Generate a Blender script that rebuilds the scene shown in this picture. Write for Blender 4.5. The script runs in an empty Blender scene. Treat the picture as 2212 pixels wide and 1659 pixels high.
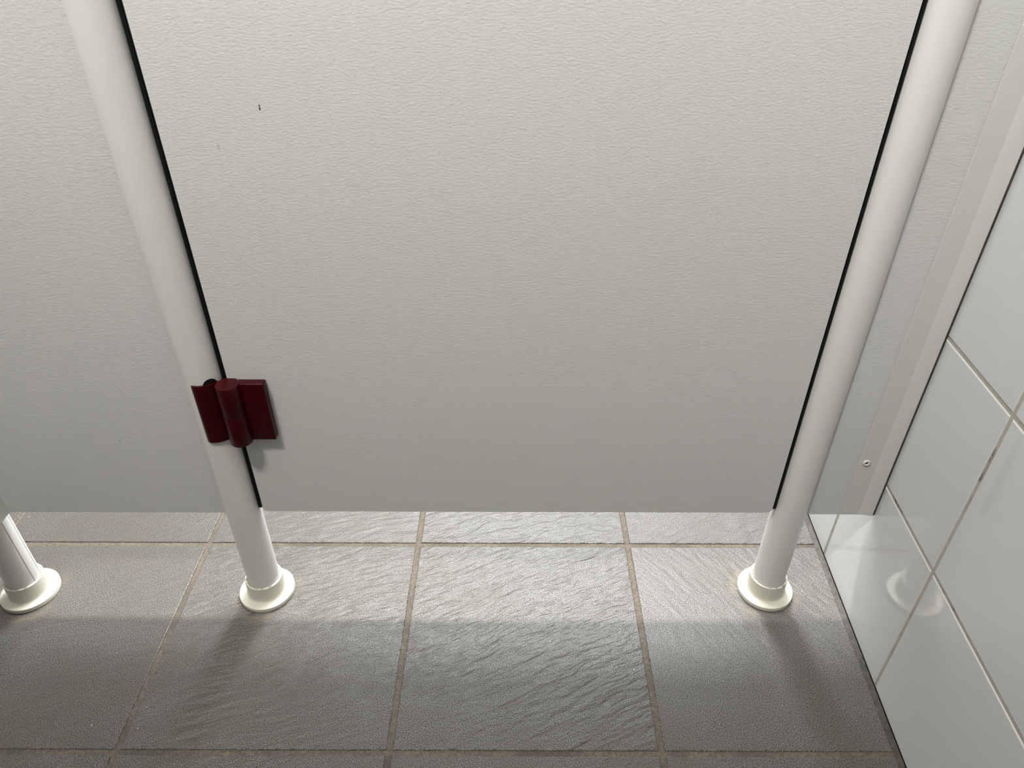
import bpy, bmesh, math, random
from mathutils import Vector, Matrix
PI = math.pi
random.seed(4)
S = bpy.context.scene
COL = S.collection

# ------------------------------------------------------------------ camera
cam = bpy.data.cameras.new('camera')
cam.sensor_fit = 'HORIZONTAL'; cam.sensor_width = 36.0
cam.lens = 1563.6 / 2212 * 36.0
cam.clip_start = 0.02
camo = bpy.data.objects.new('camera', cam); COL.objects.link(camo)
p_, y_, r_ = 0.620145, -0.00115975, 0.00211401
fw = Vector((math.sin(y_)*math.cos(p_), math.cos(y_)*math.cos(p_), -math.sin(p_)))
rt = fw.cross(Vector((0, 0, 1))).normalized(); up = rt.cross(fw)
rt2 = math.cos(r_)*rt + math.sin(r_)*up
up2 = -math.sin(r_)*rt + math.cos(r_)*up
M = Matrix((rt2, up2, -fw)).transposed().to_4x4()
M.translation = Vector((0.134728, -0.410754, 0.7909))
camo.matrix_world = M
S.camera = camo

# ------------------------------------------------------------------ view, world, lights
S.view_settings.view_transform = 'Standard'
S.view_settings.look = 'None'
S.view_settings.gamma = 1.0
S.view_settings.use_curve_mapping = False
S.view_settings.exposure = 0.0
w = bpy.data.worlds.new('world'); S.world = w; w.use_nodes = True
w.node_tree.nodes['Background'].inputs[0].default_value = (0.8, 0.9, 1.0, 1)
w.node_tree.nodes['Background'].inputs[1].default_value = 0.0

def area(name, loc, target, sx, sy, power, color, spread=180):
    l = bpy.data.lights.new(name, 'AREA'); l.shape = 'RECTANGLE'
    l.size = sx; l.size_y = sy; l.energy = power; l.color = color; l.spread = math.radians(spread)
    o = bpy.data.objects.new(name, l); COL.objects.link(o)
    o.location = loc
    o.rotation_euler = (Vector(target) - Vector(loc)).to_track_quat('-Z', 'Y').to_euler()
    return o
H_CEIL = 2.4
area('cubicle_lamp', (-0.38, -0.55, 2.10), (-0.15, 0.25, 1.90), 0.28, 0.20, 47, (1.0, 0.98, 0.945), 150)  # lamp out of view; position, tilt and beam shaped for the door's downward fade
area('corridor_ceiling_light', (0.2, 0.93, 2.37), (0.2, 0.93, 0), 1.3, 0.16, 98, (1.0, 0.965, 0.915))
area('corridor_added_light_far', (0.25, 1.70, 2.37), (0.25, 1.5, 0), 0.32, 1.0, 88, (0.93, 0.96, 1.0))  # unseen second lamp, added for the floor's soft fade and the post shadows
area('window_daylight', (0.24, 2.37, 1.62), (0.24, 0, 0.6), 0.42, 0.95, 36, (0.76, 0.88, 1.0))

# ------------------------------------------------------------------ mesh helpers
def link(name, bm, mats, parent=None, smooth=False):
    bmesh.ops.recalc_face_normals(bm, faces=bm.faces)
    me = bpy.data.meshes.new(name); bm.to_mesh(me); bm.free()
    for m in (mats if isinstance(mats, (list, tuple)) else [mats]): me.materials.append(m)
    if smooth:
        me.polygons.foreach_set('use_smooth', [True]*len(me.polygons))
        me.set_sharp_from_angle(angle=math.radians(smooth if smooth is not True else 35))
    o = bpy.data.objects.new(name, me); COL.objects.link(o)
    if parent: o.parent = parent
    return o

def box(bm, lo, hi, bev=0.0, seg=2, mi=0):
    r = bmesh.ops.create_cube(bm, size=1.0)
    vs = r['verts']
    for v in vs:
        v.co = Vector([lo[i] + (v.co[i]+0.5)*(hi[i]-lo[i]) for i in range(3)])
    fs = {f for v in vs for f in v.link_faces}
    for f in fs: f.material_index = mi
    if bev > 0:
        es = {e for v in vs for e in v.link_edges}
        bmesh.ops.bevel(bm, geom=list(es), offset=bev, segments=seg, profile=0.5, affect='EDGES', clamp_overlap=True)

def rounded(x0, z0, x1, z1, r, n=6):
    pts = []
    for cx, cz, a0 in ((x1-r, z1-r, 0), (x0+r, z1-r, 90), (x0+r, z0+r, 180), (x1-r, z0+r, 270)):
        for k in range(n+1):
            a = math.radians(a0 + 90*k/n); pts.append((cx+r*math.cos(a), cz+r*math.sin(a)))
    return pts

def prism(bm, pts, a, b, axis='Y', bev=0.0, side_mi=None):
    """2D outline extruded from a to b along an axis (Y: pts are x,z; Z: pts are x,y)"""
    def P(u, v, t): return (u, t, v) if axis == 'Y' else (u, v, t)
    A = [bm.verts.new(P(u, v, a)) for u, v in pts]
    B = [bm.verts.new(P(u, v, b)) for u, v in pts]
    n = len(pts)
    caps = [bm.faces.new(A), bm.faces.new(B[::-1])]
    for i in range(n):
        f = bm.faces.new((A[i], B[i], B[(i+1) % n], A[(i+1) % n]))
        if side_mi is not None: f.material_index = side_mi
    if bev > 0:
        es = {e for f in caps for e in f.edges}
        bmesh.ops.bevel(bm, geom=list(es), offset=bev, segments=2, profile=0.5, affect='EDGES', clamp_overlap=True)

def lathe(bm, prof, c=(0, 0), n=72):
    rings = []
    for r, z in prof:
        rings.append([bm.verts.new((c[0]+r*math.cos(2*PI*k/n), c[1]+r*math.sin(2*PI*k/n), z)) for k in range(n)])
    for a, b in zip(rings, rings[1:]):
        for k in range(n):
            bm.faces.new((a[k], a[(k+1) % n], b[(k+1) % n], b[k]))
    bm.faces.new(rings[0][::-1]); bm.faces.new(rings[-1])

def empty(name, loc, rz=0):
    o = bpy.data.objects.new(name, None); COL.objects.link(o)
    o.location = loc; o.rotation_euler = (0, 0, rz); o.empty_display_size = 0.05
    return o
def tag(o, label, cat, group=None):
    o['label'] = label; o['category'] = cat; o['kind'] = 'thing'
    if group: o['group'] = group
def struct(o): o['kind'] = 'structure'; return o

# ------------------------------------------------------------------ material helpers
class NT:
    def __init__(s, name):
        s.m = bpy.data.materials.new(name); s.m.use_nodes = True
        s.t = s.m.node_tree; s.b = s.t.nodes['Principled BSDF']
        s.tc = s.t.nodes.new('ShaderNodeTexCoord')
    def n(s, typ, **kw):
        nd = s.t.nodes.new(typ)
        for k, v in kw.items(): setattr(nd, k, v)
        return nd
    def put(s, sock, v):
        if isinstance(v, bpy.types.NodeSocket): s.t.links.new(v, sock)
        else: sock.default_value = v
    def mapping(s, src, scale=(1, 1, 1), rot=(0, 0, 0), loc=(0, 0, 0)):
        m = s.n('ShaderNodeMapping'); s.put(m.inputs[0], src)
        m.inputs['Scale'].default_value = scale; m.inputs['Rotation'].default_value = rot; m.inputs['Location'].default_value = loc
        return m.outputs[0]
    def noise(s, vec, scale, detail=3, rough=0.5, dist=0.0):
        n = s.n('ShaderNodeTexNoise'); s.put(n.inputs['Vector'], vec)
        n.inputs['Scale'].default_value = scale; n.inputs['Detail'].default_value = detail
        n.inputs['Roughness'].default_value = rough; n.inputs['Distortion'].default_value = dist
        return n.outputs['Fac']
    def math(s, op, a, b=None, c=None, clamp=False):
        n = s.n('ShaderNodeMath', operation=op); n.use_clamp = clamp
        s.put(n.inputs[0], a)
        if b is not None: s.put(n.inputs[1], b)
        if c is not None: s.put(n.inputs[2], c)
        return n.outputs[0]
    def rng(s, v, a, b, c=0.0, d=1.0, smooth=True):
        n = s.n('ShaderNodeMapRange'); n.interpolation_type = 'SMOOTHSTEP' if smooth else 'LINEAR'
        s.put(n.inputs['Value'], v)
        for k, x in zip(('From Min', 'From Max', 'To Min', 'To Max'), (a, b, c, d)): n.inputs[k].default_value = x
        return n.outputs[0]
    def mix(s, f, a, b, mode='MIX'):
        n = s.n('ShaderNodeMix', data_type='RGBA', blend_type=mode)
        s.put(n.inputs[0], f); s.put(n.inputs[6], a); s.put(n.inputs[7], b)
        return n.outputs[2]
    def bump(s, h, dist, strength=1.0, prev=None):
        n = s.n('ShaderNodeBump'); s.put(n.inputs['Height'], h)
        n.inputs['Distance'].default_value = dist; n.inputs['Strength'].default_value = strength
        if prev is not None: s.t.links.new(prev, n.inputs['Normal'])
        return n.outputs[0]
    def dist(s, vec, c, scale=(1, 1, 1)):
        """distance of the (scaled) position to a point"""
        sub = s.n('ShaderNodeVectorMath', operation='SUBTRACT'); s.put(sub.inputs[0], vec); sub.inputs[1].default_value = c
        mu = s.n('ShaderNodeVectorMath', operation='MULTIPLY'); s.put(mu.inputs[0], sub.outputs[0]); mu.inputs[1].default_value = scale
        ln = s.n('ShaderNodeVectorMath', operation='LENGTH'); s.put(ln.inputs[0], mu.outputs[0])
        return ln.outputs['Value']
    def out(s, color=None, rough=None, normal=None, spec=None, **kw):
        if color is not None: s.put(s.b.inputs['Base Color'], color)
        if rough is not None: s.put(s.b.inputs['Roughness'], rough)
        if normal is not None: s.put(s.b.inputs['Normal'], normal)
        if spec is not None: s.put(s.b.inputs['Specular IOR Level'], spec)
        for k, v in kw.items(): s.put(s.b.inputs[k], v)
        return s.m

def simple(name, col, rough, nscale=300, nd=0.0001, var=0.04, spec=0.5):
    t = NT(name); P = t.tc.outputs['Object']
    n = t.noise(P, nscale, 3)
    c2 = tuple(max(0, x*(1-var)) for x in col[:3]) + (1,)
    c = t.mix(t.noise(P, 25, 2), tuple(col)+(1,), c2)
    return t.out(c, rough, t.bump(n, nd), spec)

def laminate(name, col, specks=()):
    t = NT(name); P = t.tc.outputs['Object']
    v1 = t.mapping(P, scale=(0.55, 0.55, 1.0))
    a = t.noise(v1, 520, 2, 0.55, 0.0)
    b = t.noise(v1, 900, 2, 0.5)
    h = t.math('ADD', t.math('MULTIPLY', a, 0.8), t.math('MULTIPLY', b, 0.25))
    nrm = t.bump(h, 0.00058, 0.7)
    mott = t.rng(t.noise(P, 3.2, 2), 0.3, 0.7)
    c = t.mix(mott, tuple(col)+(1,), (col[0]*0.985, col[1]*1.0, col[2]*0.985, 1))
    for (x, y, z, rx, rz, cc, k) in specks:
        d = t.dist(P, (x, y, z), (1/rx, 0.001, 1/rz))
        c = t.mix(t.rng(d, 0.75, 1.1, k, 0.0), c, cc)
    return t.out(c, 0.42, nrm, 0.4)

WHITE = (0.61, 0.602, 0.585)
DK = (0.05, 0.045, 0.04, 1)
M_DOOR = laminate('door_laminate', WHITE, [
    (-0.0756, 0.21, 0.6300, 0.0007, 0.0011, DK, 0.9), (-0.0757, 0.21, 0.6274, 0.0008, 0.0016, DK, 0.95),
    (-0.1613, 0.21, 0.6264, 0.0004, 0.0007, DK, 0.7), (-0.0148, 0.21, 0.4953, 0.0009, 0.0006, DK, 0.35),
    (-0.1173, 0.21, 0.5959, 0.0016, 0.0035, (0.50, 0.48, 0.40, 1), 0.8)])
M_PANEL = laminate('panel_laminate', (0.605, 0.60, 0.585), [
    (-0.3059, 0.212, 0.2658, 0.0009, 0.0007, DK, 0.8), (-0.2256, 0.212, 0.2164, 0.0008, 0.0005, DK, 0.8)])
M_CORE = simple('laminate_core', (0.012, 0.013, 0.013), 0.6)
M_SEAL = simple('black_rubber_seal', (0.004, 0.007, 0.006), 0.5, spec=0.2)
def foot_mat():
    t = NT('cream_plastic'); P = t.tc.outputs['Object']
    sep = t.n('ShaderNodeSeparateXYZ'); t.put(sep.inputs[0], P); z = sep.outputs[2]
    c = t.mix(t.noise(P, 30, 2), (0.60, 0.585, 0.505, 1), (0.56, 0.54, 0.455, 1))
    rim = t.math('MULTIPLY', t.rng(z, 0.0303, 0.0310), t.rng(t.noise(P, 210, 3, 0.7), 0.50, 0.62))
    c = t.mix(t.math('MULTIPLY', rim, 0.8), c, (0.10, 0.075, 0.045, 1))
    scuff = t.math('MULTIPLY', t.rng(t.noise(t.mapping(P, scale=(1, 1, 3), rot=(0.5, 0.3, 0)), 160, 3, 0.6), 0.63, 0.72), t.rng(z, 0.006, 0.012))
    c = t.mix(t.math('MULTIPLY', scuff, 0.35), c, (0.22, 0.19, 0.14, 1))
    return t.out(c, 0.42, t.bump(t.noise(P, 200, 3), 0.0001), 0.45)
M_FOOT = foot_mat()
M_TRIM = simple('trim_lacquer', (0.62, 0.612, 0.58), 0.38, 150, 0.00008, 0.03)
M_PAINT = simple('wall_paint', (0.30, 0.295, 0.28), 0.8, 80, 0.0004)
M_CEIL = simple('ceiling_paint', (0.6, 0.6, 0.59), 0.9, 80, 0.0004)
M_HOLE = simple('black_hole', (0.004, 0.005, 0.004), 0.6, spec=0.2)

def post_mat():
    t = NT('post_lacquer'); P = t.tc.outputs['Object']
    sep = t.n('ShaderNodeSeparateXYZ'); t.put(sep.inputs[0], P)
    sc = t.noise(t.mapping(P, scale=(1, 1, 0.35), rot=(0.3, 0.2, 0.4)), 420, 2, 0.5)
    low = t.rng(sep.outputs[2], 0.02, 0.16, 1.0, 0.0)
    mark = t.math('MULTIPLY', t.rng(sc, 0.71, 0.76), low)
    c = t.mix(t.math('MULTIPLY', mark, 0.6), (0.68, 0.668, 0.635, 1), (0.25, 0.22, 0.19, 1))
    return t.out(c, 0.33, t.bump(t.noise(P, 60, 2), 0.0001), 0.5)
M_POST = post_mat()

def red_mat():
    t = NT('dark_red_lacquer'); P = t.tc.outputs['Object']
    c = t.mix(t.rng(t.noise(P, 900, 2), 0.35, 0.7), (0.029, 0.0003, 0.0009, 1), (0.038, 0.0005, 0.0013, 1))
    return t.out(c, 0.34, t.bump(t.noise(P, 500, 2), 0.00006), 0.2)
M_RED = red_mat()

def wall_tile_mat():
    t = NT('white_glazed_tile'); P = t.tc.outputs['Object']
    wav = t.noise(P, 9, 2)
    sp = t.rng(t.noise(P, 260, 1), 0.79, 0.81, 0, 0.5)
    c = t.mix(sp, (0.61, 0.618, 0.615, 1), (0.3, 0.28, 0.26, 1))
    return t.out(c, 0.06, t.bump(wav, 0.0012, 0.5), 0.65)
M_WTILE = wall_tile_mat()
def wall_grout_mat():
    t = NT('wall_grout'); P = t.tc.outputs['Object']
    a = t.rng(t.noise(P, 55, 4, 0.65), 0.50, 0.68)
    b = t.rng(t.noise(P, 14, 2), 0.42, 0.62)
    k = t.math('MULTIPLY', a, b)
    c = t.mix(t.noise(P, 120, 3), (0.46, 0.44, 0.37, 1), (0.36, 0.34, 0.28, 1))
    c = t.mix(t.math('MULTIPLY', k, 0.9), c, (0.07, 0.065, 0.05, 1))
    return t.out(c, 0.85, t.bump(t.noise(P, 400, 3), 0.0004))
M_WGROUT = wall_grout_mat()

FEET = ((-0.508, 0.2145), (-0.1925, 0.2175), (0.4735, 0.2215))
def floor_tile_mat():
    t = NT('grey_slate_tile')
    uv = t.n('ShaderNodeUVMap'); uv.uv_map = 'tile'
    U = uv.outputs[0]; P = t.tc.outputs['Object']
    # cleft relief running along u
    warp = t.n('ShaderNodeTexNoise'); t.put(warp.inputs['Vector'], U); warp.inputs['Scale'].default_value = 12
    wv = t.n('ShaderNodeVectorMath', operation='SCALE'); t.put(wv.inputs[0], warp.outputs['Color']); wv.inputs['Scale'].default_value = 0.02
    ad = t.n('ShaderNodeVectorMath', operation='ADD'); t.put(ad.inputs[0], U); t.put(ad.inputs[1], wv.outputs[0])
    v = t.mapping(ad.outputs[0], scale=(0.22, 1.0, 1.0))
    at = t.n('ShaderNodeAttribute'); at.attribute_name = 'relief'
    r1 = t.noise(v, 125, 3, 0.5)
    r2 = t.noise(t.mapping(U, scale=(0.5, 1, 1)), 330, 3, 0.6)
    grain = t.noise(P, 1050, 1, 0.5)
    n1 = t.bump(t.math('MULTIPLY', r1, at.outputs['Fac']), 0.0058, 1.0)
    n2 = t.bump(r2, 0.0005, 0.8, n1)
    n3 = t.bump(grain, 0.00030, 1.0, n2)
    c = t.mix(t.rng(grain, 0.40, 0.62), (0.016, 0.0145, 0.012, 1), (0.215, 0.198, 0.174, 1))
    c = t.mix(t.rng(t.noise(v, 60, 3), 0.3, 0.7, 0.0, 0.22), c, (0.09, 0.085, 0.078, 1))
    # broad warm, dirty patches
    c = t.mix(t.rng(t.noise(P, 5.5, 3), 0.42, 0.66, 0.0, 0.30), c, (0.085, 0.069, 0.052, 1))
    # limescale and soap rings left round the feet
    wob = t.math('MULTIPLY', t.math('SUBTRACT', t.noise(P, 38, 3), 0.5), 0.016)
    for (x, y) in FEET:
        d = t.math('ADD', t.dist(P, (x, y-0.003, 0), (1, 1, 0)), wob)
        ring = t.math('MULTIPLY', t.rng(d, 0.036, 0.041), t.rng(d, 0.041, 0.050, 1, 0))
        ring = t.math('MULTIPLY', ring, t.rng(t.noise(P, 22, 2), 0.42, 0.66, 0.0, 0.5))
        c = t.mix(ring, c, (0.20, 0.155, 0.100, 1))
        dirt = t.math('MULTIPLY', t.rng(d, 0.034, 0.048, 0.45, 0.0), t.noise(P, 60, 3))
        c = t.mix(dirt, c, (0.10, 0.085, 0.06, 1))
    # white specks painted in for the glints of the sparkling floor
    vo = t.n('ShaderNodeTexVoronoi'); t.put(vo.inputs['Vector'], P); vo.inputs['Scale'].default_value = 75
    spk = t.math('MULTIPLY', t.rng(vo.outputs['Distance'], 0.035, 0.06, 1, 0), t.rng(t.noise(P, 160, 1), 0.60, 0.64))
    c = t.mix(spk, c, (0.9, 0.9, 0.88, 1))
    rough = t.rng(grain, 0.38, 0.64, 0.52, 0.30)
    return t.out(c, rough, n3, 0.5)
M_FTILE = floor_tile_mat()
def floor_grout_mat():
    t = NT('floor_grout'); P = t.tc.outputs['Object']
    c = t.mix(t.rng(t.noise(P, 260, 4, 0.7), 0.3, 0.7), (0.10, 0.080, 0.060, 1), (0.185, 0.152, 0.120, 1))
    c = t.mix(t.rng(t.noise(P, 9, 2), 0.45, 0.65, 0, 0.6), c, (0.075, 0.062, 0.05, 1))
    return t.out(c, 0.9, t.bump(t.noise(P, 500, 4, 0.7), 0.0012))
M_FGROUT = floor_grout_mat()
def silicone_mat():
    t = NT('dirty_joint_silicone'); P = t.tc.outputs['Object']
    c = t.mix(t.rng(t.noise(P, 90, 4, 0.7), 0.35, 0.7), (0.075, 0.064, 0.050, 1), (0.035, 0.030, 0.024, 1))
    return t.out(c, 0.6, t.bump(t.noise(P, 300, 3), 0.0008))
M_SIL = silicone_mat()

# ------------------------------------------------------------------ the room
X0, X1, Y0, Y1 = -1.9, 0.60, -1.30, 2.4          # right wall line computed below
WD = Vector((0.04851724, 0.99882235, 0)); WN = Vector((0.99882235, -0.04851724, 0))
WB = Vector((0.5605, -0.014667, 0))                # a point at the foot of the right wall
def wallx(y, off=0.0): return WB.x + WD.x/WD.y*(y-WB.y) - off/WN.x

# floor: chamfered slabs standing proud of a sunk grout bed
def make_floor():
    bm = bmesh.new(); uvl = bm.loops.layers.uv.new('tile')
    rel = bm.verts.layers.float.new('relief')
    T, g = 0.30, 0.0033
    ang = {(0, 0): 24, (0, 1): 16, (-1, 0): 14, (-1, 1): 12, (1, 0): -52, (1, 1): 18, (-2, 0): 20, (-2, 1): 30,
           (0, -1): 30, (1, -1): 10, (-1, -1): 22, (-2, -1): 40}
    rl = {(0, 0): 0.85, (0, 1): 0.8, (-1, 0): 0.75, (1, 0): 0.22, (1, 1): 0.45, (-1, 1): 0.45, (-2, 0): 0.3, (-2, 1): 0.2, (0, -1): 0.6}
    for i in range(-7, 3):
        for j in range(-5, 8):
            x0, x1, y0, y1 = i*T+g, (i+1)*T-g, j*T+g, (j+1)*T-g
            a = ang.get((i, j), random.uniform(0, 40)); R_ = rl.get((i, j), 0.4)
            off = (random.uniform(-5, 5), random.uniform(-5, 5))
            lim = lambda y: wallx(y, 0.0070)
            if x0 > lim(y0) - 0.01: continue
            pts = [(x0, y0), (min(x1, lim(y0)), y0), (min(x1, lim(y1)), y1), (x0, y1)]
            c = Vector((sum(p[0] for p in pts)/4, sum(p[1] for p in pts)/4))
            e, b, hgt = 0.0008, 0.0006, 0.0
            rings = []
            for ins, z in ((0, -0.004), (0, -0.0011), (0.0004, -0.0004), (0.0013, 0.0)):
                ring = []
                for (px, py) in pts:
                    ring.append(bm.verts.new((px + (ins if px < c.x else -ins), py + (ins if py < c.y else -ins), z)))
                rings.append(ring)
            fs = []
            for A, B in zip(rings, rings[1:]):
                for k in range(4): fs.append(bm.faces.new((A[k], A[(k+1) % 4], B[(k+1) % 4], B[k])))
            fs.append(bm.faces.new(rings[-1]))
            ca, sa = math.cos(math.radians(a)), math.sin(math.radians(a))
            for f in fs:
                for l in f.loops:
                    x, y = l.vert.co.x, l.vert.co.y
                    l[uvl].uv = (ca*x + sa*y + off[0], -sa*x + ca*y + off[1])
                    l.vert[rel] = R_
    # grout bed
    q = [bm.verts.new(v) for v in ((X0, Y0, -0.0014), (wallx(Y0), Y0, -0.0014), (wallx(Y1), Y1, -0.0014), (X0, Y1, -0.0014))]
    f = bm.faces.new(q); f.material_index = 1
    # body of the slab under it, and the dirty joint along the wall
    lo = [bm.verts.new((v.co.x, v.co.y, -0.08)) for v in q]
    for k in range(4): bm.faces.new((q[k], lo[k], lo[(k+1) % 4], q[(k+1) % 4])).material_index = 1
    bm.faces.new(lo[::-1]).material_index = 1
    s = [(wallx(Y0, 0.0080), Y0, -0.0010), (wallx(Y0, 0.0), Y0, -0.0004), (wallx(Y1, 0.0), Y1, -0.0004), (wallx(Y1, 0.0080), Y1, -0.0010)]
    f = bm.faces.new([bm.verts.new(v) for v in s]); f.material_index = 2
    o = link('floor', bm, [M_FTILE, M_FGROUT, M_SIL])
    return struct(o)
make_floor()

# right wall: glazed 20 cm tiles on a grout bed, local x along the wall, local z up, face towards -WN
def make_right_wall():
    bm = bmesh.new()
    P, g = 0.2013, 0.0021
    s0 = 0.0967                                   # a vertical joint, metres along the wall from WB
    for i in range(-8, 24):
        for j in range(0, 13):
            a0 = s0 + i*P + g; a1 = s0 + (i+1)*P - g
            z0 = (0.0015 if j == 0 else 0.204 + (j-1)*0.2028 + g); z1 = 0.204 + j*0.2028 - g
            if a1 > 2.42 or a0 < -1.32: continue
            z1 = min(z1, H_CEIL)
            if z1 - z0 < 0.01: continue
            # face profile: rounded glaze edge
            prof = ((0, 0.004), (0, 0.0011), (0.0005, 0.0004), (0.0014, 0.0))
            rings = []
            for ins, d in prof:
                ring = [bm.verts.new(WB + WD*(a0+ins if u == 0 else a1-ins) + WN*d + Vector((0, 0, (z0+ins if v == 0 else z1-ins))))
                        for u, v in ((0, 0), (1, 0), (1, 1), (0, 1))]
                rings.append(ring)
            for A, B in zip(rings, rings[1:]):
                for k in range(4): bm.faces.new((A[k], A[(k+1) % 4], B[(k+1) % 4], B[k])).smooth = False
            bm.faces.new(rings[-1])
    lo, hi = -1.32, 2.43
    c = [WB + WD*lo + WN*0.0010, WB + WD*hi + WN*0.0010, WB + WD*hi + WN*0.12, WB + WD*lo + WN*0.12]
    A = [bm.verts.new(v) for v in c]; B = [bm.verts.new(v + Vector((0, 0, H_CEIL))) for v in c]
    for k in range(4): bm.faces.new((A[k], A[(k+1) % 4], B[(k+1) % 4], B[k])).material_index = 1
    bm.faces.new(A[::-1]).material_index = 1; bm.faces.new(B).material_index = 1
    return struct(link('wall_right', bm, [M_WTILE, M_WGROUT]))
make_right_wall()

bm = bmesh.new(); box(bm, (X0-0.1, Y0-0.1, -0.08), (X0, Y1+0.1, H_CEIL)); struct(link('wall_left', bm, M_PAINT))
bm = bmesh.new(); box(bm, (X0, Y0-0.1, -0.08), (wallx(Y0), Y0, H_CEIL)); struct(link('wall_back', bm, M_PAINT))
bm = bmesh.new()
WX0, WX1, WZ0, WZ1 = -0.25, 0.60, 1.10, 2.15
xe = wallx(Y1)
for lo, hi in (((X0, Y1, -0.08), (WX0, Y1+0.1, H_CEIL)), ((WX0, Y1, -0.08), (xe, Y1+0.1, WZ0)), ((WX0, Y1, WZ1), (xe, Y1+0.1, H_CEIL)), ((WX1, Y1, WZ0), (xe, Y1+0.1, WZ1))):
    box(bm, lo, hi)
struct(link('wall_far', bm, M_PAINT))
bm = bmesh.new(); box(bm, (X0-0.1, Y0-0.1, H_CEIL), (1.0, Y1+0.1, H_CEIL+0.1)); struct(link('ceiling', bm, M_CEIL))

# ------------------------------------------------------------------ cubicle
Z_TOP = 2.0
TH = 0.012
def panel(name, x0, x1, z0, yf, mat, label, cat, r=0.0005, group=None):
    bm = bmesh.new()
    prism(bm, rounded(x0, z0, x1, Z_TOP, r), yf, yf+TH, 'Y', 0.0003, side_mi=1)
    o = link(name, bm, [mat, M_CORE]); tag(o, label, cat, group); return o

door = panel('cubicle_door', -0.1650, 0.4470, 0.1580, 0.2100, M_DOOR,
      'wide light grey textured cubicle door with rounded lower corners, between two posts', 'door', r=0.006)
def fixed_panel(xl, xr, z0, yf, label, left_c=None, right_c=None):
    """fixed panel whose ends are scribed round the posts they meet"""
    R = 0.02036; bm = bmesh.new()
    def end(c, sgn):
        if not isinstance(c, tuple): return [(c, yf), (c, yf+TH)]
        out = []
        for k in range(9):
            y = yf + TH*k/8; out.append((c[0] + sgn*math.sqrt(R*R-(y-c[1])**2), y))
        return out
    pts = end(xl, 1) + end(xr, -1)[::-1]
    prism(bm, pts, z0, Z_TOP, 'Z', 0.0)
    bm.normal_update()
    for f in bm.faces: f.material_index = 0 if abs(f.normal.y) > 0.999 and f.calc_area() > 0.01 else 1
    o = link('partition_panel', bm, [M_PANEL, M_CORE]); tag(o, label, 'panel'); return o
FEET_ = ((-0.508, 0.2145), (-0.1925, 0.2175), (0.4735, 0.2215))
fixed_panel(-0.4741, FEET_[1], 0.1535, 0.2120, 'wide fixed pale grey cubicle panel behind the post with the red hinge')
fixed_panel(FEET_[2], 0.5560, 0.1535, 0.2120, 'narrow fixed pale grey panel between a white post and the wall trim')
bm = bmesh.new(); box(bm, (-0.4862, -1.28, 0.1535), (-0.4742, 0.2119, Z_TOP), 0.0004)
o = link('side_partition', bm, M_PANEL)
tag(o, 'grey side partition whose lower corner cuts across a white post', 'panel')

# posts
def pole_profile(R, slot_deg, half=19, nd=0.0011, gw=2.2):
    pts = []; n = 120
    angs = [360*k/n for k in range(n)]
    marks = [slot_deg-half, slot_deg+half]
    out = []
    for a in angs:
        if any(abs((a-m+180) % 360-180) < gw*1.3 for m in marks): continue
        out.append((a % 360, R))
    for m in marks:
        for da, rr in ((-gw, R), (-gw*0.6, R-nd), (gw*0.6, R-nd), (gw, R)):
            out.append(((m+da) % 360, rr))
    out.sort()
    return [(rr*math.cos(math.radians(a)), rr*math.sin(math.radians(a))) for a, rr in out]

def make_post(loc, slot, label, seal=None):
    t = empty('support_post', (loc[0], loc[1], 0))
    tag(t, label, 'post', 'round white cubicle posts')
    bm = bmesh.new()
    prism(bm, pole_profile(0.0203, slot), 0.0105, 2.04, 'Z')
    link('pole', bm, M_POST, t, smooth=25)
    bm = bmesh.new()
    prof = [(0.0345, 0.0004), (0.0354, 0.0008), (0.0355, 0.0060), (0.0353, 0.0065), (0.0348, 0.0067), (0.0268, 0.0068),
            (0.0254, 0.0074), (0.0246, 0.0088), (0.0243, 0.0120), (0.0239, 0.0300), (0.0237, 0.0309), (0.0231, 0.0312), (0.0212, 0.0312),
            (0.0206, 0.0306), (0.0205, 0.0120)]
    lathe(bm, prof, n=96)
    link('floor_flange', bm, M_FOOT, t, smooth=40)
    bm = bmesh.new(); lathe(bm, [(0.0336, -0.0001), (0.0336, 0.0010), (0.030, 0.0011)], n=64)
    link('gasket_shadow', bm, M_SEAL, t)  # black ring standing in for the dark gasket shadow under the flange
    if seal:
        bm = bmesh.new()
        s = seal
        a, b = sorted((s*0.0202, s*0.0243))
        prism(bm, rounded(a, 0.2142-loc[1], b, 0.2215-loc[1], 0.001, 3), 0.1600, 1.99, 'Z')
        o = link('door_seal', bm, M_SEAL, t); o['label'] = 'black rubber strip in the door gap'
    return t
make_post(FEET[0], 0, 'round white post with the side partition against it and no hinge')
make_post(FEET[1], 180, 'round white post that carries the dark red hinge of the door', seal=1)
make_post(FEET[2], 0, 'round white post nearest the white tiled wall, without a hinge', seal=-1)

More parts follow.
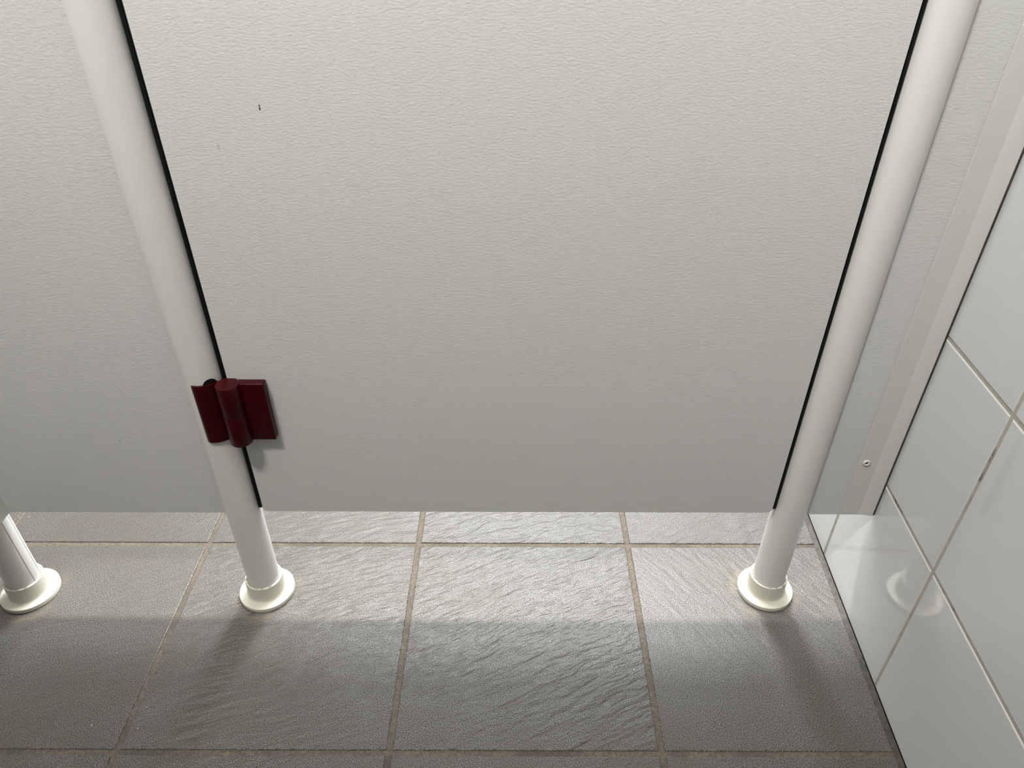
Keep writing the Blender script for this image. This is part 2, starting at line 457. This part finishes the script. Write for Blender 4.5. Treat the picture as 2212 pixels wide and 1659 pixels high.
# wall trim: flat leaf on the panel and a raised lip towards the wall
t = empty('edge_trim', (0.545, 0.212, 0.156))
tag(t, 'cream lacquered edge trim joining the narrow panel to the tiled wall', 'trim')
bm = bmesh.new()
def trimpt(y): return wallx(y, 0.0001)
pts = [(0.5314, 0.2119), (0.5305, 0.2106), (0.5307, 0.2102), (0.5520, 0.2102), (0.5532, 0.2098), (0.5636, 0.2072), (0.5676, 0.2070), (0.5682, 0.2074), (0.5682, 0.2086),
       (trimpt(0.2086), 0.2086), (trimpt(0.2119), 0.2119)]
pts = [(x-0.545, y-0.212) for x, y in pts]
prism(bm, pts, 0.0, Z_TOP-0.156, 'Z', 0.0001)
bm.normal_update()
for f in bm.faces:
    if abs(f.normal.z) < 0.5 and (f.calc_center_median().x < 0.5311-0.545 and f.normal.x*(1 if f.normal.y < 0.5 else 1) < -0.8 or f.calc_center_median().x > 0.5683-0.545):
        f.material_index = 1  # dirt on the leaf edge; wall-side recess coloured dark for a shadow line
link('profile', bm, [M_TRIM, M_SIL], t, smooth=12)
bm = bmesh.new()
zr = 0.0
def ring_disc(bm, prof, c, n=40):
    """lathe about the Y axis; prof = (radius, y)"""
    rings = [[bm.verts.new((c[0]+r*math.cos(2*PI*k/n), c[1]+y, c[2]+r*math.sin(2*PI*k/n))) for k in range(n)] for r, y in prof]
    for a, b in zip(rings, rings[1:]):
        for k in range(n): bm.faces.new((a[k], a[(k+1) % n], b[(k+1) % n], b[k]))
    bm.faces.new(rings[-1]); bm.faces.new(rings[0])
RIV = (0.5388-0.545, -0.0018, 0.2382-0.156)
ring_disc(bm, [(0.0043, 0.0001), (0.0043, -0.0005), (0.0039, -0.0013), (0.0030, -0.0017), (0.0020, -0.0014), (0.0015, -0.0008), (0.0013, 0.0)], RIV)
rv = link('rivet', bm, M_TRIM, t, smooth=50)
bm = bmesh.new(); ring_disc(bm, [(0.00125, 0.0), (0.00125, -0.0007)], RIV)
o = link('rivet_hole', bm, M_HOLE, rv); o['label'] = 'dark hole in the rivet'

# red hinge
HX, HY, HZ0, HZ1 = -0.1620, 0.1995, 0.2775, 0.3540
t = empty('door_hinge', (HX, HY, HZ0))
tag(t, 'dark red metal hinge clasping a white post and the grey door', 'hinge')
hm = (HZ1-HZ0)/2; HH = HZ1-HZ0
def knuckle(z0, z1, name):
    bm = bmesh.new(); R = 0.0122; b = 0.0006
    lathe(bm, [(R-0.0012, z0), (R-b*0.3, z0+b*0.4), (R, z0+b), (R, z1-b), (R-b*0.3, z1-b*0.3), (R-0.0012, z1)], n=72)
    return link(name, bm, M_RED, t, smooth=30)
bmk = knuckle(0.0, hm-0.00012, 'knuckle'); knuckle(hm+0.00012, HH, 'knuckle')
# door leaf
bm = bmesh.new()
box(bm, (0.0085, 0.2001-HY, 0.0010), (-0.1248-HX, 0.2099-HY, HH-0.0008), 0.0009, 3)
link('door_leaf', bm, M_RED, t, smooth=40)
# post leaf: wraps round the front of the post
bm = bmesh.new()
cx, cy = FEET[1][0]-HX, FEET[1][1]-HY
outer, inner = [], []
for k in range(25):
    a = math.radians(-107 + 74*k/24)               # from left front round to the knuckle
    th = 0.0026 if k > 3 else (0.0010, 0.0017, 0.0022, 0.0025)[k]
    outer.append((cx+(0.0204+th)*math.cos(a), cy+(0.0204+th)*math.sin(a)))
    inner.append((cx+0.0204*math.cos(a), cy+0.0204*math.sin(a)))
outer.append((-0.006, 0.004)); inner.append((-0.006, 0.0085))
prism(bm, outer + inner[::-1], 0.0008, HH-0.0008, 'Z', 0.0004)
link('post_leaf', bm, M_RED, t, smooth=35)
# black fixing boss peeping out above the leaf
bm = bmesh.new()
n = 40; dirv = Vector((math.cos(math.radians(-52)), math.sin(math.radians(-52)), 0)); side = Vector((-dirv.y, dirv.x, 0))
c0 = Vector((cx, cy, HH-0.0035))
r1 = []; r2 = []
for k in range(n):
    a = 2*PI*k/n; q = side*0.0078*math.cos(a) + Vector((0, 0, 0.0085))*math.sin(a)
    r1.append(bm.verts.new(c0 + dirv*0.0150 + q)); r2.append(bm.verts.new(c0 + dirv*0.0209 + q*0.97))
for k in range(n): bm.faces.new((r1[k], r1[(k+1) % n], r2[(k+1) % n], r2[k]))
bm.faces.new(r1[::-1]); bm.faces.new(r2)
o = link('fixing_boss', bm, M_HOLE, t); o['label'] = 'black fixing boss behind the knuckle'

# far window (behind the door, lights the floor through the gap)
bm = bmesh.new(); b_ = 0.05
for lo, hi in (((WX0, Y1+0.01, WZ0), (WX0+b_, Y1+0.06, WZ1)), ((WX1-b_, Y1+0.01, WZ0), (WX1, Y1+0.06, WZ1)),
               ((WX0+b_, Y1+0.01, WZ0), (WX1-b_, Y1+0.06, WZ0+b_)), ((WX0+b_, Y1+0.01, WZ1-b_), (WX1-b_, Y1+0.06, WZ1))):
    box(bm, lo, hi, 0.004)
struct(link('window_1', bm, M_TRIM))
